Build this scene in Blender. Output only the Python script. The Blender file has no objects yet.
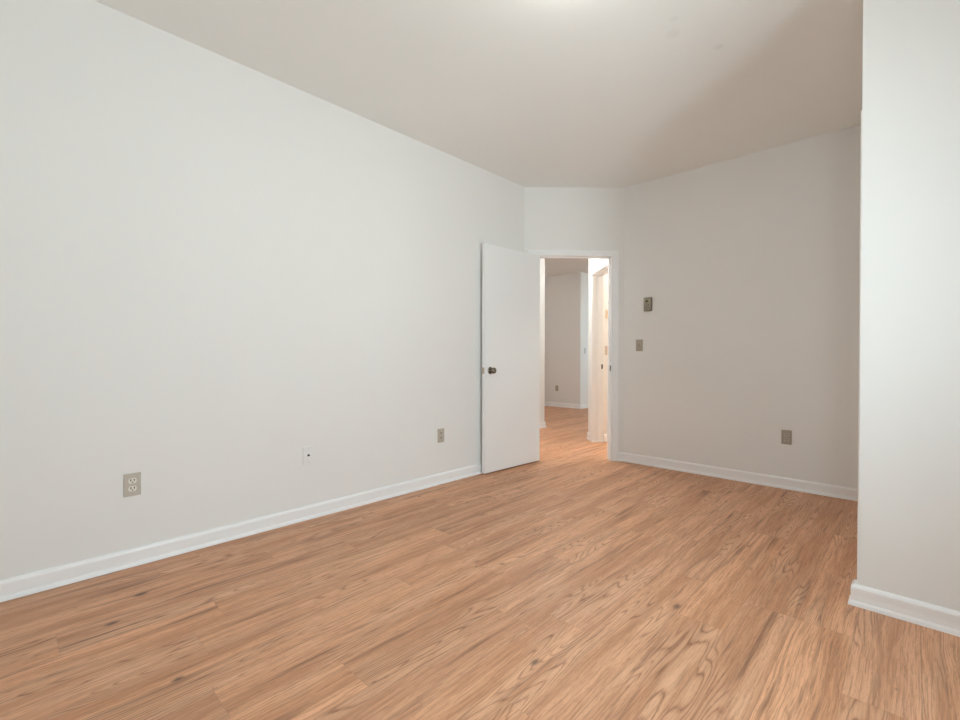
import bpy, bmesh, math, random
from mathutils import Vector, Matrix

scene = bpy.context.scene
C = scene.collection

# ------------------------------------------------------------------ camera
CAM = (2.8375, 0.0, 1.0529)
YAW, PITCH, ROLL, FPX = 0.7628, 0.0084, 0.0014, 456.95
cam_data = bpy.data.cameras.new('camera')
cam_data.sensor_width = 36.0
cam_data.lens = FPX / 960.0 * 36.0
cam_data.clip_start = 0.02
cam = bpy.data.objects.new('camera', cam_data)
C.objects.link(cam)
fw = Vector((-math.sin(YAW) * math.cos(PITCH), math.cos(YAW) * math.cos(PITCH), -math.sin(PITCH)))
rt = Vector((math.cos(YAW), math.sin(YAW), 0))
up = rt.cross(fw)
rt2 = rt * math.cos(ROLL) + up * math.sin(ROLL)
up2 = up * math.cos(ROLL) - rt * math.sin(ROLL)
m = Matrix((rt2, up2, -fw)).transposed().to_4x4()
m.translation = Vector(CAM)
cam.matrix_world = m
scene.camera = cam

# ------------------------------------------------------------------ exposure
vs = scene.view_settings
vs.view_transform = 'Standard'
vs.look = 'None'
vs.gamma = 1.0
vs.use_curve_mapping = False
vs.exposure = 0.95
scene.cycles.max_bounces = 14
scene.cycles.diffuse_bounces = 8
scene.cycles.glossy_bounces = 4
scene.cycles.transparent_max_bounces = 12
scene.cycles.sample_clamp_indirect = 6.0

# ------------------------------------------------------------------ sky
SKY = 8.3
GROUND = 1.12
world = bpy.data.worlds.new('overcast_sky')
scene.world = world
world.use_nodes = True
wn = world.node_tree
bg = wn.nodes['Background']
bg.inputs['Strength'].default_value = SKY
# overcast sky above, bright pale ground below the horizon
_tc = wn.nodes.new('ShaderNodeTexCoord')
_sx = wn.nodes.new('ShaderNodeSeparateXYZ')
wn.links.new(_tc.outputs['Generated'], _sx.inputs[0])
_rp = wn.nodes.new('ShaderNodeValToRGB')
_rp.color_ramp.elements[0].position = 0.46
_rp.color_ramp.elements[0].color = (GROUND * 0.83, GROUND * 0.97, GROUND * 1.03, 1)
_rp.color_ramp.elements[1].position = 0.54
_rp.color_ramp.elements[1].color = (0.80, 0.965, 1.06, 1)
_mr = wn.nodes.new('ShaderNodeMapRange')
_mr.inputs['From Min'].default_value = -1.0
wn.links.new(_sx.outputs[2], _mr.inputs['Value'])
wn.links.new(_mr.outputs['Result'], _rp.inputs['Fac'])
wn.links.new(_rp.outputs['Color'], bg.inputs['Color'])

# ------------------------------------------------------------------ layout
XC, YC, D = 2.665, 2.502, 4.3155          # closet corner, closet face, back wall
YA, XB = 3.6065, 0.7104                   # ends of the diagonal wall
XR, YR = 3.95, -1.40                      # window wall, wall behind the camera
H = 2.74
WT = 0.115
R2 = math.sqrt(2.0)
DD = (YA) / R2                            # distance of the diagonal wall plane
SL, SR, HD = 2.640, 3.434, 2.062          # doorway in the diagonal wall


def sd(s, d):
    return ((s - d) / R2, (s + d) / R2)


# ------------------------------------------------------------------ helpers
def mesh_obj(name, bm, mat, parent=None, smooth=False, structure=False):
    me = bpy.data.meshes.new(name)
    bmesh.ops.recalc_face_normals(bm, faces=bm.faces)
    bm.to_mesh(me)
    bm.free()
    o = bpy.data.objects.new(name, me)
    C.objects.link(o)
    mats = mat if isinstance(mat, (list, tuple)) else [mat]
    for q in mats:
        me.materials.append(q)
    if smooth:
        for p in me.polygons:
            p.use_smooth = True
        try:
            me.set_sharp_from_angle(angle=math.radians(40))
        except Exception:
            pass
    if parent is not None:
        o.parent = parent
    if structure:
        o['kind'] = 'structure'
    return o


def prism(bm, pts, z0, z1, mi=0):
    lo = [bm.verts.new((p[0], p[1], z0)) for p in pts]
    hi = [bm.verts.new((p[0], p[1], z1)) for p in pts]
    n = len(pts)
    fs = [bm.faces.new(lo[::-1]), bm.faces.new(hi)]
    for i in range(n):
        j = (i + 1) % n
        fs.append(bm.faces.new((lo[i], lo[j], hi[j], hi[i])))
    for f in fs:
        f.material_index = mi
    return fs


def box(bm, x0, x1, y0, y1, z0, z1, mi=0, bevel=0.0):
    b2 = bmesh.new()
    prism(b2, [(x0, y0), (x1, y0), (x1, y1), (x0, y1)], z0, z1, mi)
    if bevel > 0:
        bmesh.ops.bevel(b2, geom=list(b2.edges), offset=bevel, segments=2, profile=0.5, affect='EDGES')
    for f in b2.faces:
        f.material_index = mi
    tmp = bpy.data.meshes.new('tmp')
    b2.to_mesh(tmp)
    b2.free()
    bm.from_mesh(tmp)
    bpy.data.meshes.remove(tmp)


def sdbox(bm, s0, s1, d0, d1, z0, z1, bevel=0.0):
    """box aligned with the diagonal wall"""
    b2 = bmesh.new()
    prism(b2, [sd(s0, d0), sd(s1, d0), sd(s1, d1), sd(s0, d1)], z0, z1)
    if bevel > 0:
        bmesh.ops.bevel(b2, geom=list(b2.edges), offset=bevel, segments=2, profile=0.5, affect='EDGES')
    tmp = bpy.data.meshes.new('tmp')
    b2.to_mesh(tmp)
    b2.free()
    bm.from_mesh(tmp)
    bpy.data.meshes.remove(tmp)


def sweep(bm, path, profile, closed_ends=True):
    """sweep a (offset, z) profile along a floor path; offset is to the LEFT of travel; mitred corners"""
    n = len(path)
    P = [Vector((p[0], p[1])) for p in path]
    dirs = [(P[i + 1] - P[i]).normalized() for i in range(n - 1)]
    rings = []
    for i in range(n):
        if i == 0:
            nn = Vector((-dirs[0].y, dirs[0].x)); k = 1.0
        elif i == n - 1:
            nn = Vector((-dirs[-1].y, dirs[-1].x)); k = 1.0
        else:
            a = Vector((-dirs[i - 1].y, dirs[i - 1].x)); b = Vector((-dirs[i].y, dirs[i].x))
            nn = (a + b).normalized(); k = 1.0 / max(0.2, nn.dot(a))
        rings.append([bm.verts.new((P[i].x + nn.x * o * k, P[i].y + nn.y * o * k, z)) for o, z in profile])
    m_ = len(profile)
    for i in range(n - 1):
        for j in range(m_):
            q = (j + 1) % m_
            bm.faces.new((rings[i][j], rings[i][q], rings[i + 1][q], rings[i + 1][j]))
    if closed_ends:
        bm.faces.new(rings[0])
        bm.faces.new(rings[-1][::-1])


def lathe(bm, prof, segs=32, mat4=None):
    """prof: list of (radius, height) revolved about Z"""
    rings = []
    M = mat4 or Matrix()
    for r, h in prof:
        if r < 1e-6:
            rings.append([bm.verts.new(M @ Vector((0, 0, h)))])
        else:
            rings.append([bm.verts.new(M @ Vector((r * math.cos(2 * math.pi * k / segs), r * math.sin(2 * math.pi * k / segs), h))) for k in range(segs)])
    for a, b in zip(rings, rings[1:]):
        for k in range(segs):
            q = (k + 1) % segs
            if len(a) == 1 and len(b) == 1:
                continue
            if len(a) == 1:
                bm.faces.new((a[0], b[k], b[q]))
            elif len(b) == 1:
                bm.faces.new((a[k], b[0], a[q]))
            else:
                bm.faces.new((a[k], b[k], b[q], a[q]))


def frame_matrix(origin, xdir, ydir, zdir):
    M = Matrix((Vector(xdir), Vector(ydir), Vector(zdir))).transposed().to_4x4()
    M.translation = Vector(origin)
    return M


def empty(name, loc=(0, 0, 0)):
    o = bpy.data.objects.new(name, None)
    o.empty_display_size = 0.1
    C.objects.link(o)
    o.location = loc
    return o


# ------------------------------------------------------------------ materials
def new_mat(name):
    mt = bpy.data.materials.new(name)
    mt.use_nodes = True
    nt = mt.node_tree
    return mt, nt, nt.nodes['Principled BSDF']


def paint(name, col, rough=0.75, bump=0.03, scale=260.0, spec=0.3, spots=()):
    mt, nt, b = new_mat(name)
    N, L = nt.nodes, nt.links
    b.inputs['Roughness'].default_value = rough
    b.inputs['Specular IOR Level'].default_value = spec
    tc = N.new('ShaderNodeNewGeometry')
    n1 = N.new('ShaderNodeTexNoise'); n1.inputs['Scale'].default_value = scale; n1.inputs['Detail'].default_value = 3
    L.new(tc.outputs['Position'], n1.inputs['Vector'])
    bp = N.new('ShaderNodeBump'); bp.inputs['Strength'].default_value = bump; bp.inputs['Distance'].default_value = 0.002
    L.new(n1.outputs['Fac'], bp.inputs['Height']); L.new(bp.outputs['Normal'], b.inputs['Normal'])
    n2 = N.new('ShaderNodeTexNoise'); n2.inputs['Scale'].default_value = 1.1; n2.inputs['Detail'].default_value = 2
    L.new(tc.outputs['Position'], n2.inputs['Vector'])
    mp = N.new('ShaderNodeMapRange')
    mp.inputs['From Min'].default_value = 0.3; mp.inputs['From Max'].default_value = 0.7
    mp.inputs['To Min'].default_value = 0.985; mp.inputs['To Max'].default_value = 1.0
    L.new(n2.outputs['Fac'], mp.inputs['Value'])
    val = mp.outputs['Result']
    for (sx, sy, sz, rad, dark) in spots:
        ds = N.new('ShaderNodeVectorMath'); ds.operation = 'DISTANCE'
        L.new(tc.outputs['Position'], ds.inputs[0]); ds.inputs[1].default_value = (sx, sy, sz)
        r = N.new('ShaderNodeMapRange'); r.interpolation_type = 'SMOOTHSTEP'
        r.inputs['From Min'].default_value = rad * 0.3; r.inputs['From Max'].default_value = rad
        r.inputs['To Min'].default_value = dark; r.inputs['To Max'].default_value = 1.0
        L.new(ds.outputs['Value'], r.inputs['Value'])
        mu = N.new('ShaderNodeMath'); mu.operation = 'MULTIPLY'
        L.new(val, mu.inputs[0]); L.new(r.outputs['Result'], mu.inputs[1])
        val = mu.outputs[0]
    mx = N.new('ShaderNodeVectorMath'); mx.operation = 'SCALE'
    mx.inputs[0].default_value = col[:3]
    L.new(val, mx.inputs['Scale'])
    L.new(mx.outputs['Vector'], b.inputs['Base Color'])
    return mt


def plain(name, col, rough=0.5, metal=0.0, spec=0.5, noise=0.06):
    mt, nt, b = new_mat(name)
    N, L = nt.nodes, nt.links
    b.inputs['Roughness'].default_value = rough
    b.inputs['Metallic'].default_value = metal
    b.inputs['Specular IOR Level'].default_value = spec
    n1 = N.new('ShaderNodeTexNoise'); n1.inputs['Scale'].default_value = 60
    tc = N.new('ShaderNodeTexCoord'); L.new(tc.outputs['Object'], n1.inputs['Vector'])
    mp = N.new('ShaderNodeMapRange')
    mp.inputs['To Min'].default_value = 1.0 - noise; mp.inputs['To Max'].default_value = 1.0 + noise
    L.new(n1.outputs['Fac'], mp.inputs['Value'])
    mx = N.new('ShaderNodeVectorMath'); mx.operation = 'SCALE'; mx.inputs[0].default_value = col[:3]
    L.new(mp.outputs['Result'], mx.inputs['Scale']); L.new(mx.outputs['Vector'], b.inputs['Base Color'])
    return mt


def emitter(name, col, strength):
    mt, nt, b = new_mat(name)
    b.inputs['Base Color'].default_value = (0.9, 0.9, 0.88, 1)
    b.inputs['Emission Color'].default_value = (*col, 1)
    b.inputs['Emission Strength'].default_value = strength
    return mt


def wood_floor():
    mt, nt, b = new_mat('oak_plank_floor')
    N, L = nt.nodes, nt.links

    def math_(op, a, c=None, clamp=False):
        n = N.new('ShaderNodeMath'); n.operation = op; n.use_clamp = clamp
        for i, v in enumerate((a, c)):
            if v is None:
                continue
            if isinstance(v, (int, float)):
                n.inputs[i].default_value = v
            else:
                L.new(v, n.inputs[i])
        return n.outputs[0]

    def comb(x, y, z=0.0):
        n = N.new('ShaderNodeCombineXYZ')
        for i, v in enumerate((x, y, z)):
            if isinstance(v, (int, float)):
                n.inputs[i].default_value = v
            else:
                L.new(v, n.inputs[i])
        return n.outputs[0]

    def noise(vec, detail=2, rough=0.5, scale=1.0, dist=0.0):
        n = N.new('ShaderNodeTexNoise'); n.inputs['Scale'].default_value = scale
        n.inputs['Detail'].default_value = detail; n.inputs['Roughness'].default_value = rough
        n.inputs['Distortion'].default_value = dist
        L.new(vec, n.inputs['Vector'])
        return n.outputs['Fac']

    def rng(v, a, c, d=0.0, e=1.0, smooth=True):
        n = N.new('ShaderNodeMapRange')
        n.interpolation_type = 'SMOOTHSTEP' if smooth else 'LINEAR'
        n.inputs['From Min'].default_value = a; n.inputs['From Max'].default_value = c
        n.inputs['To Min'].default_value = d; n.inputs['To Max'].default_value = e
        L.new(v, n.inputs['Value'])
        return n.outputs['Result']

    def mixc(f, c1, c2, blend='MIX'):
        n = N.new('ShaderNodeMix'); n.data_type = 'RGBA'; n.blend_type = blend
        if isinstance(f, (int, float)):
            n.inputs[0].default_value = f
        else:
            L.new(f, n.inputs[0])
        for sock, v in ((n.inputs[6], c1), (n.inputs[7], c2)):
            if isinstance(v, tuple):
                sock.default_value = (*v, 1)
            else:
                L.new(v, sock)
        return n.outputs[2]

    def wnoise(vec):
        n = N.new('ShaderNodeTexWhiteNoise'); n.noise_dimensions = '3D'
        L.new(vec, n.inputs['Vector'])
        return n.outputs['Value'], n.outputs['Color']

    geo = N.new('ShaderNodeNewGeometry')
    sp = N.new('ShaderNodeSeparateXYZ'); L.new(geo.outputs['Position'], sp.inputs[0])
    X, Y = sp.outputs[0], sp.outputs[1]
    PW, PL = 0.182, 1.2
    cx = math_('DIVIDE', math_('SUBTRACT', X, 2.31), PW)
    col = math_('FLOOR', cx)
    fx = math_('SUBTRACT', cx, col)
    off, _ = wnoise(comb(col, 3.7, 1.3))
    for k, yj in ((-1, 1.91), (0, 2.2), (-2, 2.26), (-9, .62), (-7, 1.29), (2, 1.81), (1, 3.4), (-8, 2.9), (-5, 2.0)):
        n = N.new('ShaderNodeMath'); n.operation = 'COMPARE'; L.new(col, n.inputs[0])
        n.inputs[1].default_value = k; n.inputs[2].default_value = 0.1
        mx = N.new('ShaderNodeMix'); mx.data_type = 'FLOAT'
        L.new(n.outputs[0], mx.inputs[0]); L.new(off, mx.inputs[2])
        mx.inputs[3].default_value = (yj / PL) % 1.0
        off = mx.outputs[0]
    cy = math_('SUBTRACT', math_('DIVIDE', Y, PL), off)
    row = math_('FLOOR', cy)
    fy = math_('SUBTRACT', cy, row)
    r1, rc = wnoise(comb(col, row, 0.5))
    rs = N.new('ShaderNodeSeparateColor'); L.new(rc, rs.inputs[0])
    rA, rB, rC = rs.outputs[0], rs.outputs[1], rs.outputs[2]
    sx = math_('ADD', X, math_('MULTIPLY', r1, 37.0))
    sy = math_('ADD', Y, math_('MULTIPLY', rA, 53.0))
    sz = math_('MULTIPLY', rB, 19.0)
    # slow waviness of the grain
    wob = math_('MULTIPLY', math_('SUBTRACT', noise(comb(math_('MULTIPLY', sx, 4.0), math_('MULTIPLY', sy, 2.0), sz), 2), 0.5), 0.035)
    sxw = math_('ADD', sx, wob)
    # cathedral figure: contour lines of a long soft noise
    fld = noise(comb(math_('MULTIPLY', sxw, 9.5), math_('MULTIPLY', sy, 0.68), sz), 1.5, 0.40)
    ph = math_('FRACT', math_('MULTIPLY', fld, 33.0))
    line = math_('SUBTRACT', 1.0, math_('ABSOLUTE', math_('SUBTRACT', math_('MULTIPLY', ph, 2.0), 1.0)))
    line = math_('POWER', line, 5.0)
    hpatch = noise(comb(math_('MULTIPLY', sx, 8.0), math_('MULTIPLY', sy, 1.6), math_('ADD', sz, 7.0)), 1)
    figm = rng(hpatch, 0.48, 0.60)
    grn = noise(comb(math_('MULTIPLY', sxw, 210.0), math_('MULTIPLY', sy, 5.0), sz), 3, 0.6)
    brk = noise(comb(math_('MULTIPLY', sx, 70.0), math_('MULTIPLY', sy, 22.0), sz), 2, 0.6)
    fig = math_('MULTIPLY', math_('MULTIPLY', line, figm), rng(brk, 0.3, 0.65, 0.35, 1.0))
    # fine straight fibres and pores
    fib = noise(comb(math_('MULTIPLY', sxw, 480.0), math_('MULTIPLY', sy, 24.0), sz), 2, 0.7)
    # dark smoky streaks along the board
    stk = noise(comb(math_('MULTIPLY', sxw, 34.0), math_('MULTIPLY', sy, 1.7), math_('ADD', sz, 3.0)), 3, 0.55)
    stkm = rng(stk, 0.54, 0.76)
    band = noise(comb(math_('MULTIPLY', sxw, 15.0), math_('MULTIPLY', sy, 0.7), math_('ADD', sz, 11.0)), 2, 0.5)
    # knots
    vo = N.new('ShaderNodeTexVoronoi'); vo.inputs['Scale'].default_value = 1.0
    vo.inputs['Randomness'].default_value = 1.0
    L.new(comb(math_('MULTIPLY', X, 5.2), math_('MULTIPLY', Y, 2.7), 0.0), vo.inputs['Vector'])
    kr = N.new('ShaderNodeSeparateColor'); L.new(vo.outputs['Color'], kr.inputs[0])
    ksz = rng(kr.outputs[0], 0.30, 1.0, 0.0, 0.12, False)
    kd = math_('DIVIDE', vo.outputs['Distance'], math_('ADD', ksz, 0.001))
    knot = rng(kd, 0.25, 1.0, 1.0, 0.0)
    # colour
    base = mixc(rng(band, 0.35, 0.65), (0.610, 0.310, 0.172), (0.800, 0.440, 0.262))
    tint = mixc(rB, (0.94, 0.95, 0.97), (1.05, 1.03, 1.0))
    base = mixc(1.0, base, tint, 'MULTIPLY')
    base = mixc(math_('MULTIPLY', rC, 0.22), base, (0.44, 0.225, 0.120))
    base = mixc(rng(grn, 0.42, 0.66, 0.0, 0.50), base, (0.335, 0.145, 0.072))
    base = mixc(math_('MULTIPLY', rng(fib, 0.5, 0.72), 0.42), base, (0.20, 0.085, 0.045))
    base = mixc(math_('MULTIPLY', stkm, 0.72), base, (0.190, 0.090, 0.052))
    base = mixc(math_('MULTIPLY', fig, 0.76), base, (0.180, 0.070, 0.038))
    pale = math_('MULTIPLY', math_('POWER', math_('SUBTRACT', 1.0, line), 4.0), math_('MULTIPLY', figm, 0.28))
    base = mixc(pale, base, (0.80, 0.50, 0.32))
    base = mixc(math_('MULTIPLY', knot, 0.85), base, (0.085, 0.05, 0.04))
    # seams
    ex = math_('MINIMUM', fx, math_('SUBTRACT', 1.0, fx))
    ey = math_('MINIMUM', fy, math_('SUBTRACT', 1.0, fy))
    seam = math_('MAXIMUM', rng(ex, 0.003, 0.010, 1.0, 0.0), math_('MULTIPLY', rng(ey, 0.0004, 0.0012, 1.0, 0.0), 0.5))
    base = mixc(math_('MULTIPLY', seam, 0.30), base, (0.12, 0.06, 0.035))
    L.new(base, b.inputs['Base Color'])
    rgh = math_('ADD', rng(grn, 0.3, 0.7, 0.0, 0.10), 0.40)
    L.new(rgh, b.inputs['Roughness'])
    b.inputs['Specular IOR Level'].default_value = 0.30
    hgt = math_('SUBTRACT', math_('MULTIPLY', grn, 0.3), math_('ADD', seam, math_('MULTIPLY', fig, 0.2)))
    bp = N.new('ShaderNodeBump'); bp.inputs['Strength'].default_value = 0.22; bp.inputs['Distance'].default_value = 0.001
    L.new(hgt, bp.inputs['Height']); L.new(bp.outputs['Normal'], b.inputs['Normal'])
    return mt


M_WALL = paint('off_white_wall_paint', (0.815, 0.808, 0.788))
M_CEIL = paint('white_ceiling_paint', (0.872, 0.885, 0.870), 0.9, 0.05, 180,
               spots=((1.905, 2.431, 2.74, 0.05, 0.95), (2.047, 2.707, 2.74, 0.035, 0.93), (1.95, 2.33, 2.74, 0.03, 0.96)))
M_TRIM = paint('white_semigloss_trim_paint', (0.885, 0.885, 0.885), 0.32, 0.01, 120, 0.5)
M_DOOR = paint('white_door_paint', (0.860, 0.865, 0.865), 0.40, 0.02, 90, 0.45)
M_FLOOR = wood_floor()
M_PLATE = plain('almond_plate', (0.50, 0.46, 0.39), 0.35)
M_PLATE_D = plain('brown_beige_plate', (0.40, 0.355, 0.29), 0.35)
M_IVORY = plain('ivory_receptacle', (0.76, 0.73, 0.64), 0.35)
M_BEIGE = plain('tan_receptacle', (0.56, 0.50, 0.42), 0.35)
M_WHITEP = plain('white_plastic', (0.80, 0.80, 0.79), 0.35)
M_BLACK = plain('black_slot', (0.012, 0.011, 0.010), 0.6)
M_DARK = plain('dark_metal', (0.08, 0.07, 0.055), 0.4, 0.6)
M_NICKEL = plain('satin_nickel', (0.20, 0.175, 0.14), 0.20, 1.0, 0.5, 0.03)
M_BRASS = plain('brass', (0.78, 0.55, 0.25), 0.25, 1.0, 0.5, 0.03)
M_GREY = plain('grey_plate', (0.55, 0.55, 0.54), 0.4)


def glass_mat():
    mt = bpy.data.materials.new('window_glass')
    mt.use_nodes = True
    nt = mt.node_tree
    N, L = nt.nodes, nt.links
    for n in list(N):
        if n.type != 'OUTPUT_MATERIAL':
            N.remove(n)
    out = [n for n in N if n.type == 'OUTPUT_MATERIAL'][0]
    tr = N.new('ShaderNodeBsdfTransparent'); tr.inputs[0].default_value = (0.97, 0.985, 0.98, 1)
    gl = N.new('ShaderNodeBsdfGlossy'); gl.inputs['Roughness'].default_value = 0.02
    fr = N.new('ShaderNodeFresnel'); fr.inputs[0].default_value = 1.35
    mx = N.new('ShaderNodeMixShader')
    L.new(fr.outputs[0], mx.inputs[0]); L.new(tr.outputs[0], mx.inputs[1]); L.new(gl.outputs[0], mx.inputs[2])
    L.new(mx.outputs[0], out.inputs[0])
    return mt


M_GLASS = glass_mat()

# ------------------------------------------------------------------ floor and ceiling
bm = bmesh.new(); box(bm, -4.3, 4.8, -1.7, 11.3, -0.12, 0.0)
mesh_obj('floor', bm, M_FLOOR, structure=True)
bm = bmesh.new(); box(bm, -4.3, 4.8, -1.7, 11.3, H, H + 0.12)
mesh_obj('ceiling', bm, M_CEIL, structure=True)

# ------------------------------------------------------------------ bedroom walls
OA = (-WT, YA - WT + WT * R2)             # outer corner, left wall / diagonal wall
OB = (XB - (WT * R2 - WT), D + WT)        # outer corner, diagonal wall / back wall
DO = DD + WT
bm = bmesh.new(); prism(bm, [(0, YR), (0, YA), OA, (-WT, YR)], 0, H)
mesh_obj('wall_left', bm, M_WALL, structure=True)
bm = bmesh.new()
prism(bm, [(0, YA), sd(SL, DD), sd(SL, DO), OA], 0, H)
prism(bm, [sd(SR, DD), (XB, D), OB, sd(SR, DO)], 0, H)
prism(bm, [sd(SL, DD), sd(SR, DD), sd(SR, DO), sd(SL, DO)], HD, H)
mesh_obj('wall_diagonal', bm, M_WALL, structure=True)
bm = bmesh.new(); prism(bm, [(XB, D), (XR, D), (XR, D + WT), OB], 0, H)
mesh_obj('wall_back', bm, M_WALL, structure=True)
# closet: front wall toward the camera, side wall with its own doorway
CY0, CY1, CH = 2.64, 4.12, 2.053
bm = bmesh.new()
box(bm, XC, XR, YC, YC + WT, 0, H)
mesh_obj('wall_closet_front', bm, M_WALL, structure=True)
bm = bmesh.new()
box(bm, XC, XC + WT, YC + WT, CY0, 0, H)
box(bm, XC, XC + WT, CY1, D, 0, H)
box(bm, XC, XC + WT, CY0, CY1, CH, H)
mesh_obj('wall_closet_side', bm, M_WALL, structure=True)
# window wall
WY0, WY1, WZ0, WZ1 = 0.50, 1.75, 0.60, 2.05
RX0, RX1 = 3.10, 3.58
bm = bmesh.new()
box(bm, XR, XR + 0.16, YR, WY0, 0, H)
box(bm, XR, XR + 0.16, WY1, D + WT, 0, H)
box(bm, XR, XR + 0.16, WY0, WY1, 0, WZ0)
box(bm, XR, XR + 0.16, WY0, WY1, WZ1, H)
mesh_obj('wall_right', bm, M_WALL, structure=True)
bm = bmesh.new()
box(bm, -WT, RX0, YR - 0.16, YR, 0, H); box(bm, RX1, XR + 0.16, YR - 0.16, YR, 0, H)
box(bm, RX0, RX1, YR - 0.16, YR, 0, WZ0); box(bm, RX0, RX1, YR - 0.16, YR, WZ1, H)
mesh_obj('wall_rear', bm, M_WALL, structure=True)


def window(name, origin, rotz, wid, z0, z1):
    """double-hung window; unrotated, the wall's inside face is at local x = 0 and the room on the -x side"""
    root = empty(name, (origin[0], origin[1], z0)); root['kind'] = 'structure'
    root.rotation_euler = (0, 0, rotz)
    x, y0, y1 = 0.0, -wid / 2, wid / 2
    inv = Matrix.Translation((0, 0, z0)).inverted()

    def part(nm, bm_, mat, par=root, first=True):
        bm_.transform(inv)
        return mesh_obj(nm, bm_, mat, par)
    b_ = bmesh.new()
    t = 0.04
    box(b_, x + .03, x + .15, y0, y0 + t, z0, z1); box(b_, x + .03, x + .15, y1 - t, y1, z0, z1)
    box(b_, x + .03, x + .15, y0 + t, y1 - t, z0, z0 + t); box(b_, x + .03, x + .15, y0 + t, y1 - t, z1 - t, z1)
    part('window_frame', b_, M_TRIM)
    zm = (z0 + z1) / 2
    for (za, zb, xo) in ((z0 + t, zm + .02, .06), (zm - .02, z1 - t, .10)):
        b_ = bmesh.new()
        a, c = y0 + t, y1 - t
        s = .038
        box(b_, x + xo, x + xo + .03, a, a + s, za, zb, bevel=.003); box(b_, x + xo, x + xo + .03, c - s, c, za, zb, bevel=.003)
        box(b_, x + xo, x + xo + .03, a + s, c - s, za, za + s, bevel=.003); box(b_, x + xo, x + xo + .03, a + s, c - s, zb - s, zb, bevel=.003)
        sash = part('sash', b_, M_TRIM)
        b_ = bmesh.new(); box(b_, x + xo + .013, x + xo + .017, a + s, c - s, za + s, zb - s)
        part('pane', b_, M_GLASS, sash)
    b_ = bmesh.new()
    box(b_, x - .06, x + .03, y0 - .08, y1 + .08, z0 - .025, z0, bevel=.004)
    box(b_, x - .014, x, y0 - .06, y1 + .06, z0 - .085, z0 - .025, bevel=.003)
    part('window_sill', b_, M_TRIM)
    # sky portal for this opening
    ld = bpy.data.lights.new(name + '_portal', 'AREA'); ld.shape = 'RECTANGLE'
    ld.size = z1 - z0; ld.size_y = y1 - y0; ld.cycles.is_portal = True
    lo = bpy.data.objects.new(name + '_portal', ld); C.objects.link(lo)
    q = Matrix.Rotation(rotz, 3, 'Z') @ Vector((.18, 0, 0))
    lo.location = (origin[0] + q.x, origin[1] + q.y, (z0 + z1) / 2); lo.rotation_euler = (0, math.radians(90), rotz)
    return root


window('window_1', (XR, (WY0 + WY1) / 2), 0, WY1 - WY0, WZ0, WZ1)
window('fill_window', ((RX0 + RX1) / 2, YR), math.radians(-90), RX1 - RX0, WZ0, WZ1)  # unseen rear window, added as fill for the back wall and closet face

# ------------------------------------------------------------------ hall, far room, bathroom
N1, N2, N3 = (-0.19, 5.17), sd(3.52, 3.565), sd(3.637, 3.565)
bm = bmesh.new()
prism(bm, [N1, N2, N3, (N3[0], 7.1), (N1[0], 7.1)], 0, H)
mesh_obj('wall_bathroom_left', bm, M_WALL, structure=True)
bm = bmesh.new(); prism(bm, [sd(3.52, DO), sd(3.637, DO), N3, N2], 2.05, H)
mesh_obj('wall_hall_right', bm, M_WALL, structure=True)
bm = bmesh.new(); box(bm, -1.26, -1.14, YA + .20, 5.545, 0, H)
mesh_obj('wall_hall_left', bm, M_WALL, structure=True)
bm = bmesh.new(); box(bm, -4.0, -WT, YA + .08, YA + .20, 0, H)
mesh_obj('wall_hall_near', bm, M_WALL, structure=True)
bm = bmesh.new(); prism(bm, [(-4.0, 8.0), (-2.03, 8.0), (-2.03, 11.0), (-2.15, 11.0), (-2.15, 8.12), (-4.0, 8.12)], 0, H)
mesh_obj('wall_far', bm, M_WALL, structure=True)
bm = bmesh.new(); box(bm, -4.12, -4.0, YA + .08, 8.12, 0, H)
mesh_obj('wall_far_left', bm, M_WALL, structure=True)
bm = bmesh.new(); box(bm, -2.15, 2.4, 11.0, 11.12, 0, H)
mesh_obj('wall_far_end', bm, M_WALL, structure=True)
FY0, FY1, FZ0, FZ1 = 8.5, 9.9, 0.8, 2.1
bm = bmesh.new()
box(bm, 1.4, 1.56, 7.1, FY0, 0, H); box(bm, 1.4, 1.56, FY1, 11.0, 0, H)
box(bm, 1.4, 1.56, FY0, FY1, 0, FZ0); box(bm, 1.4, 1.56, FY0, FY1, FZ1, H)
mesh_obj('wall_far_right', bm, M_WALL, structure=True)
bm = bmesh.new(); box(bm, N1[0], 2.4, 7.1, 7.22, 0, H)
mesh_obj('wall_bathroom_back', bm, M_WALL, structure=True)
bm = bmesh.new(); box(bm, 2.28, 2.4, D + WT, 7.1, 0, H)
mesh_obj('wall_bathroom_right', bm, M_WALL, structure=True)
window('window_3', (1.4, (FY0 + FY1) / 2), 0, FY1 - FY0, FZ0, FZ1)

# ------------------------------------------------------------------ baseboards (profile: offset from wall, height)
BB = [(0, 0), (.021, 0), (.021, .006), (.019, .014), (.015, .019), (.0125, .021), (.0115, .045), (.0125, .066),
      (.0125, .074), (.010, .081), (.006, .086), (.002, .088), (0, .088)]


def baseboard(name, path):
    b_ = bmesh.new(); sweep(b_, path, BB)
    return mesh_obj(name, b_, M_TRIM, structure=True, smooth=True)


CASW = 0.055
s_l, s_r = SL - .055, SR + .006 + CASW
baseboard('baseboard_left', [sd(s_l, DD), (0, YA), (0, YR)])
baseboard('baseboard_back', [(XC, D), (XB, D), sd(s_r, DD)])
bm = bmesh.new()
sweep(bm, [(XR, YC), (XC - .012, YC), (XC - .012, YC + .050)], BB)
box(bm, XC - .0121, XC, YC - .001, YC + .050, 0, .0878)
mesh_obj('baseboard_closet_front', bm, M_TRIM, structure=True)
baseboard('baseboard_closet_side', [(XC, CY1 + .068), (XC, D)])
baseboard('baseboard_right', [(XR, YR), (XR, YC)])
baseboard('baseboard_rear', [(0, YR), (XR, YR)])
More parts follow.
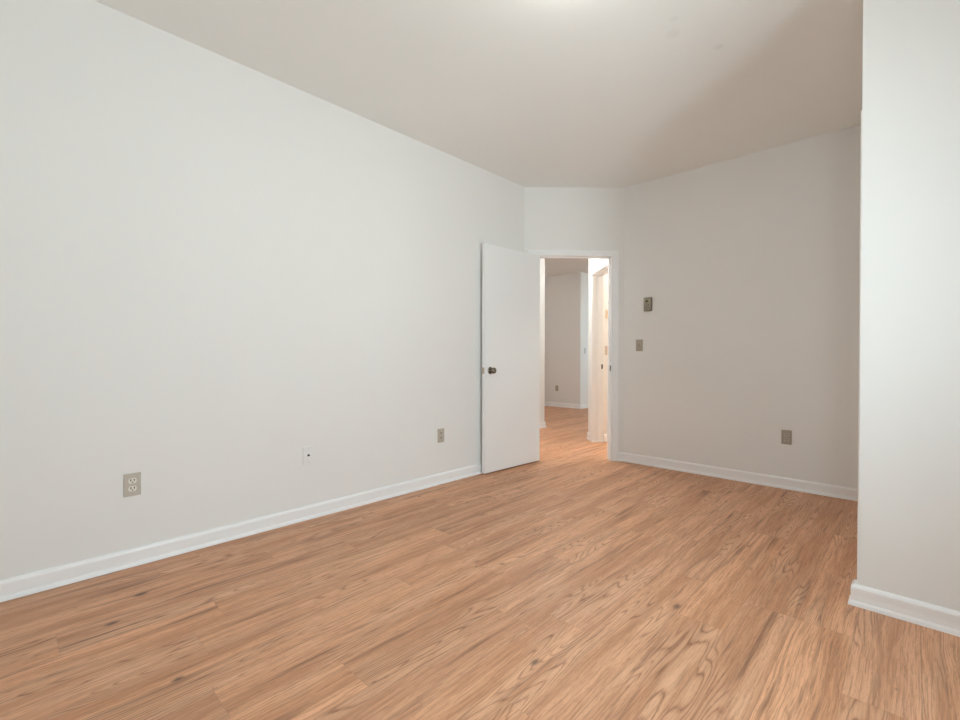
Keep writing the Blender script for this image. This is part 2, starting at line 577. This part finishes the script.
# the offset is to the left of travel, so hall pieces run with their room on the left
baseboard('baseboard_hall_left', [(-1.26, YA + .20), (-1.26, 5.545), (-1.14, 5.545), (-1.14, YA + .20)])
baseboard('baseboard_far', [(-2.03, 11.0), (-2.03, 8.0), (-4.0, 8.0)])
nv = Vector((N2[0] - N1[0], N2[1] - N1[1])).normalized()
N2b = (N2[0] - nv.x * .062, N2[1] - nv.y * .062)
baseboard('baseboard_hall_right', [N2b, N1, (N1[0], 7.1)])
baseboard('baseboard_bathroom', [(N3[0], 5.115), (N3[0], 7.1)][::-1])

# ------------------------------------------------------------------ bedroom door: casing, jamb, leaf, knob
door = empty('door_1', (*sd(SL, DD), 0)); door['kind'] = 'structure'
dinv = Matrix.Translation(door.location).inverted()


def dpart(nm, bm_, mat, par=None, smooth=False):
    bm_.transform(dinv)
    return mesh_obj(nm, bm_, mat, par or door, smooth)


def casing_profile_bar(b_, s0, s1, z0, z1, horizontal, inner_first, dface, sign=-1):
    """stepped colonial casing from three overlapping bevelled strips; the thick band is on the outside"""
    dep = (.010, .013, .017)
    cut = (0.0, .33, .68, 1.0)
    for i in range(3):
        a, c = cut[i], cut[i + 1]
        if not inner_first:
            a, c = 1 - c, 1 - a
        d0, d1 = sorted((dface, dface + sign * dep[i]))
        if horizontal:
            sdbox(b_, s0, s1, d0, d1, z0 + (z1 - z0) * a, z0 + (z1 - z0) * c, .0015)
        else:
            sdbox(b_, s0 + (s1 - s0) * a, s0 + (s1 - s0) * c, d0, d1, z0, z1, .0015)


bm = bmesh.new()
zi = HD - .006
casing_profile_bar(bm, SL - .055, SL - .004, 0, zi, False, False, DD)
casing_profile_bar(bm, SR + .006, SR + .006 + CASW, 0, zi, False, True, DD)
casing_profile_bar(bm, SL - .055, SR + .006 + CASW, zi, 2.108, True, True, DD)
dpart('door_casing', bm, M_TRIM)
bm = bmesh.new()
sdbox(bm, SL, SL + .006, DD - .004, DO + .004, 0, HD - .005)
sdbox(bm, SR - .008, SR, DD - .004, DO + .004, 0, HD - .005)
sdbox(bm, SL, SR, DD - .004, DO + .004, HD - .005, HD)
# door stops
sdbox(bm, SL + .006, SL + .018, DD + .042, DD + .075, 0, HD - .005)
sdbox(bm, SR - .018, SR - .008, DD + .042, DD + .075, 0, HD - .005)
sdbox(bm, SL + .006, SR - .008, DD + .042, DD + .075, HD - .016, HD - .005)
dpart('door_jamb', bm, M_TRIM)
bm = bmesh.new()
sdbox(bm, SR - .0105, SR - .008, DD + .004, DD + .034, .905, .962, .0005)
dpart('strike_plate', bm, M_DARK)

# the leaf stands open against the left wall
LF = Vector((.077, 2.949, 0)); LH = Vector((.113, 3.716, 0))
lu = (LH - LF).normalized()                 # from free edge to hinge edge
ln = Vector((lu.y, -lu.x, 0))               # visible face normal, toward the room
LW = (LH - LF).length; LT = .035; LZ0, LZ1 = .011, 2.053
ML = frame_matrix(LF, lu, -ln, (0, 0, 1))   # local x along width, y into thickness, z up
bm = bmesh.new(); box(bm, 0, LW, 0, LT, LZ0, LZ1, bevel=.002); bm.transform(ML)
leaf = dpart('door_leaf', bm, M_DOOR)
KX, KZ = .070, .925
for side in (0, 1):
    nz = ln if side == 0 else -ln
    org = LF + lu * KX + Vector((0, 0, KZ)) - (Vector((0, 0, 0)) if side == 0 else ln * LT)
    MK = frame_matrix(org, lu, Vector((0, 0, 1)) if side == 1 else Vector((0, 0, -1)), nz)
    sc = 1.0 if side == 0 else .5
    bm = bmesh.new()
    lathe(bm, [(0, 0), (.033, 0), (.033, .003), (.030, .007), (.022, .010), (.0135, .012), (.0115, .022),
               (.0115, .026 * sc), (.017, .030 * sc), (.0245, .036 * sc), (.0275, .043 * sc),
               (.0265, .050 * sc), (.021, .056 * sc), (.012, .059 * sc), (0, .060 * sc)], 36, MK)
    if side == 0 or True:
        dpart('door_knob', bm, M_NICKEL, leaf, True)
bm = bmesh.new(); box(bm, -.0012, .001, .005, .030, KZ - .028, KZ + .028); bm.transform(ML)
dpart('latch_plate', bm, plain('dull_brass', (.50, .42, .33), .35, .8), leaf)
for hz in (.20, 1.02, 1.84):
    bm = bmesh.new()
    lathe(bm, [(0, 0), (.0065, 0), (.0065, .088), (0, .088)], 16, frame_matrix(Vector((*sd(SL + .018, DD - .006), hz)), (1, 0, 0), (0, 1, 0), (0, 0, 1)))
    dpart('hinge', bm, M_NICKEL)

# ------------------------------------------------------------------ bathroom doorway trim on the hall side
bm = bmesh.new()
# jamb board over the wall end with a stop strip, header board under the lintel
sdbox(bm, 3.516, 3.641, 3.553, 3.565, .0, 2.038)
sdbox(bm, 3.575, 3.608, 3.541, 3.553, .022, 2.026)
sdbox(bm, 3.516, 3.641, DO + .01, 3.553, 2.038, 2.05)
sdbox(bm, 3.575, 3.608, DO + .01, 3.541, 2.026, 2.038)
# casing leg and head on the hall face
sdbox(bm, 3.504, 3.52, 3.568, 3.625, 0, 2.05, .002)
sdbox(bm, 3.504, 3.52, DO + .02, 3.625, 2.05, 2.108, .002)
# shoe around the foot of the wall end
sdbox(bm, 3.500, 3.650, 3.538, 3.553, 0, .018, .003)
trim_root = mesh_obj('trim_1', bm, M_TRIM, structure=True)
bm = bmesh.new(); sdbox(bm, 3.618, 3.636, 3.5505, 3.553, .90, .955)
mesh_obj('strike_plate', bm, M_DARK, trim_root)

# ------------------------------------------------------------------ closet door: casing, pair of flat leaves
cl = empty('door_2', (XC, CY0, 0)); cl['kind'] = 'structure'
cinv = Matrix.Translation(cl.location).inverted()
bm = bmesh.new()
for (a, c) in ((CY0 - CASW - .028, CY0 - .004), (CY1 + .004, CY1 + .004 + CASW)):
    box(bm, XC - .009, XC, a, c, 0, CH + .0, bevel=.002)
box(bm, XC - .009, XC, CY0 - CASW - .028, CY1 + .004 + CASW, CH, CH + CASW + .003, bevel=.002)
bm.transform(cinv); mesh_obj('door_casing', bm, M_TRIM, cl)
ym = (CY0 + CY1) / 2
for (a, c, kx) in ((CY0 + .004, ym - .002, ym - .05), (ym + .002, CY1 - .004, ym + .05)):
    bm = bmesh.new(); box(bm, XC + .03, XC + .065, a, c, .012, CH - .005, bevel=.002)
    bm.transform(cinv); lf = mesh_obj('door_leaf', bm, M_DOOR, cl)
    bm = bmesh.new()
    lathe(bm, [(0, 0), (.010, 0), (.008, .012), (.014, .018), (.016, .024), (.012, .029), (0, .031)], 20,
          frame_matrix((XC + .03, kx, .93), (0, 1, 0), (0, 0, 1), (-1, 0, 0)))
    bm.transform(cinv); mesh_obj('door_knob', bm, M_NICKEL, lf, True)


# ------------------------------------------------------------------ wall plates
def wall_thing(name, label, cat, origin, right, normal, group=None):
    o = empty(name, origin)
    o['label'] = label; o['category'] = cat
    if group:
        o['group'] = group
    upv = Vector((0, 0, 1))
    # local x = right along the wall, y = up, z = out of the wall
    M_ = Matrix((Vector(right), upv, Vector(normal))).transposed().to_4x4()
    return o, M_


def wbox(M_, x0, x1, y0, y1, z0, z1, bevel=0.0):
    b_ = bmesh.new(); box(b_, x0, x1, y0, y1, z0, z1, bevel=bevel); b_.transform(M_)
    return b_


def screw(o, M_, x, y, z, mat):
    b_ = bmesh.new()
    lathe(b_, [(0, 0), (.0032, 0), (.003, .0009), (0, .0012)], 12, Matrix.Translation((x, y, z)))
    b_.transform(M_); s_ = mesh_obj('screw', b_, mat, o, True)
    return s_


def plate(o, M_, w, h, mat, depth=.006):
    b_ = wbox(M_, -w / 2, w / 2, -h / 2, h / 2, 0, depth, bevel=.0022)
    return mesh_obj('wall_plate', b_, mat, o)


def duplex(name, label, origin, right, normal, pm, rm, w=.070, h=.114):
    o, M_ = wall_thing(name, label, 'outlet', origin, right, normal, None)
    plate(o, M_, w, h, pm)
    for sgn in (1, -1):
        cy = .0195 * sgn
        b_ = bmesh.new()
        # receptacle face: circle flattened top and bottom
        pts = []
        for k in range(40):
            a = 2 * math.pi * k / 40
            pts.append((.0172 * math.cos(a), max(-.0135, min(.0135, .0172 * math.sin(a)))))
        prism(b_, [(p[0], p[1] + cy) for p in pts], .005, .0082)
        b_.transform(M_)
        rec = mesh_obj('receptacle', b_, rm, o)
        b_ = bmesh.new()
        box(b_, -.0092, -.0048, cy - .0016, cy + .0086, .0080, .0086)
        box(b_, .0048, .0092, cy - .0010, cy + .0082, .0080, .0086)
        g = [(.0030 * math.cos(2 * math.pi * k / 14), cy - .0075 + .0030 * math.sin(2 * math.pi * k / 14)) for k in range(14)]
        prism(b_, g, .0080, .0086)
        b_.transform(M_)
        mesh_obj('slots', b_, M_BLACK, rec)
    screw(o, M_, 0, 0, .0058, pm)
    return o


E_L = ((0, 1, 0), (1, 0, 0))       # left wall: right = +y, normal = +x
E_B = ((1, 0, 0), (0, -1, 0))      # back wall
duplex('electrical_outlet', 'almond duplex outlet with ivory sockets low on the long left wall, nearest the camera', (0, .448, .408), *E_L, M_PLATE, M_IVORY)
duplex('electrical_outlet', 'small almond duplex outlet low on the left wall just before the open door', (0, 2.500, .398), *E_L, M_PLATE, M_PLATE)
duplex('electrical_outlet', 'brownish beige duplex outlet low on the back wall, right of the doorway', (2.092, D, .411), *E_B, M_PLATE_D, M_BEIGE)
duplex('electrical_outlet', 'distant beige outlet on the grey far wall seen through the doorway', (-2.587, 8.0, .388), *E_B, M_PLATE_D, M_BEIGE)

# cable jack plate
o, M_ = wall_thing('cable_jack', 'white cable plate with a dark round jack, on the left wall between two outlets',
                   'wall plate', (0, 1.362, .412), *E_L)
plate(o, M_, .070, .114, M_WHITEP)
b_ = bmesh.new()
lathe(b_, [(0, 0), (.0072, 0), (.0072, .003), (.0055, .0035), (.0055, .009), (.0046, .009), (.0046, .0065), (0, .0065)], 20, Matrix.Translation((0, .001, .0055)))
b_.transform(M_); jk = mesh_obj('jack', b_, M_NICKEL, o, True)
b_ = bmesh.new(); lathe(b_, [(0, 0), (.0062, 0), (.0062, .0008), (0, .0009)], 20, Matrix.Translation((0, .001, .0143)))
b_.transform(M_); mesh_obj('jack_hole', b_, M_BLACK, jk)
for sy_ in (.041, -.041):
    screw(o, M_, 0, sy_, .0058, M_GREY)


def toggle(name, label, origin, right, normal, pm, tm, w=.070, h=.114):
    o, M_ = wall_thing(name, label, 'light switch', origin, right, normal)
    plate(o, M_, w, h, pm)
    b_ = wbox(M_, -.0055, .0055, -.0125, .0125, .0055, .0068)
    col_ = mesh_obj('switch_slot', b_, tm, o)
    b_ = bmesh.new()
    box(b_, -.0035, .0035, -.004, .007, .006, .016, bevel=.001)
    for v in b_.verts:
        v.co.y += (v.co.z - .006) * .7
    b_.transform(M_); mesh_obj('toggle', b_, tm, col_)
    for sy_ in (.030, -.030):
        screw(o, M_, 0, sy_, .0058, tm)
    return o


toggle('light_switch', 'beige toggle light switch on the back wall, right of the doorway, below the thermostat',
       (.873, D, 1.161), *E_B, M_PLATE_D, plain('tan_toggle', (.30, .255, .19), .35))
toggle('light_switch', 'tiny grey light switch on the white wall end far beyond the doorway',
       (-2.03, 8.17, 1.165), (0, 1, 0), (1, 0, 0), M_GREY, M_GREY)
toggle('light_switch', 'beige switch plate on the bathroom wall behind the right door jamb, lower of two',
       (N3[0], 5.185, 1.127), (0, 1, 0), (1, 0, 0), plain('rosy_beige_plate', (.62, .50, .42), .4), M_BEIGE)

# brass robe hook on a plate in the bathroom
o, M_ = wall_thing('robe_hook', 'small brass hook plate on the bright bathroom wall, above the switch plate',
                   'hook', (N3[0], 5.185, 1.575), (0, 1, 0), (1, 0, 0))
b_ = wbox(M_, -.026, .026, -.055, .055, 0, .006, bevel=.002)
mesh_obj('back_plate', b_, plain('pale_brass', (.75, .60, .40), .4, .3), o)
for sg in (-1, 1):
    b_ = bmesh.new()
    prev = None
    pts = [(0, .02, .006), (sg * .004, .012, .022), (sg * .008, -.006, .032), (sg * .013, -.020, .030), (sg * .017, -.026, .040)]
    rings = []
    for i, p in enumerate(pts):
        rr = .0045 if i < 4 else .006
        rings.append([b_.verts.new((p[0] + rr * math.cos(a), p[1] + rr * math.sin(a), p[2])) for a in [2 * math.pi * k / 10 for k in range(10)]])
    for a, c in zip(rings, rings[1:]):
        for k in range(10):
            b_.faces.new((a[k], a[(k + 1) % 10], c[(k + 1) % 10], c[k]))
    b_.faces.new(rings[0]); b_.faces.new(rings[-1])
    b_.transform(M_); mesh_obj('hook_arm', b_, M_BRASS, o, True)

# thermostat
o, M_ = wall_thing('thermostat', 'brown beige rectangular wall thermostat with a dial, above the light switch', 'thermostat',
                   (.9585, D, 1.556), *E_B)
b_ = wbox(M_, -.040, .040, -.066, .066, 0, .006, bevel=.002)
mesh_obj('back_plate', b_, plain('umber_plate', (.20, .175, .115), .4), o)
b_ = wbox(M_, -.036, .037, -.062, .060, .006, .024, bevel=.004)
body = mesh_obj('housing', b_, plain('taupe_housing', (.345, .30, .235), .4), o)
b_ = wbox(M_, -.030, .030, .022, .046, .024, .0255, bevel=.0006)
mesh_obj('scale_window', b_, plain('olive_scale', (.43, .41, .30), .3), body)
b_ = bmesh.new(); lathe(b_, [(0, 0), (.012, 0), (.011, .006), (.008, .008), (0, .0085)], 24, Matrix.Translation((-.003, .028, .025)))
b_.transform(M_); mesh_obj('dial', b_, plain('dark_olive_dial', (.09, .08, .035), .4), body, True)
b_ = wbox(M_, .008, .016, -.010, -.002, .024, .028, bevel=.001)
mesh_obj('mode_lever', b_, M_DARK, body)
b_ = bmesh.new()
for k in range(6):
    box(b_, -.026, .028, -.054 + k * .0065, -.0515 + k * .0065, .024, .0252)
b_.transform(M_); mesh_obj('vent_slots', b_, plain('dark_taupe', (.22, .19, .15), .5), body)


# ------------------------------------------------------------------ lamps
def dome_lamp(label, loc, rad, strength, col, name='ceiling_light'):
    o = empty(name, loc); o['label'] = label; o['category'] = 'ceiling light'
    b_ = bmesh.new(); lathe(b_, [(0, 0), (rad, 0), (rad, -.022), (rad * .93, -.028), (0, -.028)], 40)
    mesh_obj('base', b_, M_NICKEL, o, True)
    b_ = bmesh.new()
    pr = [(rad * .92, -.028)]
    for k in range(1, 9):
        a = math.pi / 2 * k / 8
        pr.append((rad * .92 * math.cos(a), -.028 - rad * .42 * math.sin(a)))
    pr[-1] = (0, pr[-1][1])
    lathe(b_, pr, 40)
    mesh_obj('glass_shade', b_, emitter('lit_frosted_glass', col, strength), o, True)
    return o


dome_lamp('unseen lit dome ceiling light added for the bedroom ceiling glow and wall fill', (1.80, 1.62, H), .15, 16.0, (1.0, .97, .93))  # added out of view: stands in for bounced flash on the ceiling, fills walls
dome_lamp('lit frosted dome ceiling light in the hallway just beyond the bedroom doorway', (-.52, 4.70, H), .14, 58.0, (.96, .99, .97))
dome_lamp('lit warm dome ceiling light inside the bathroom behind the back wall', (.95, 5.7, H), .14, 85.0, (1.0, .92, .78))
dome_lamp('unseen lit dome ceiling light added to brighten the far room behind the hall', (-2.7, 5.9, H), .15, 34.0, (.97, .98, .95))  # extra lamp hidden by the door, added to lift the dim far wall
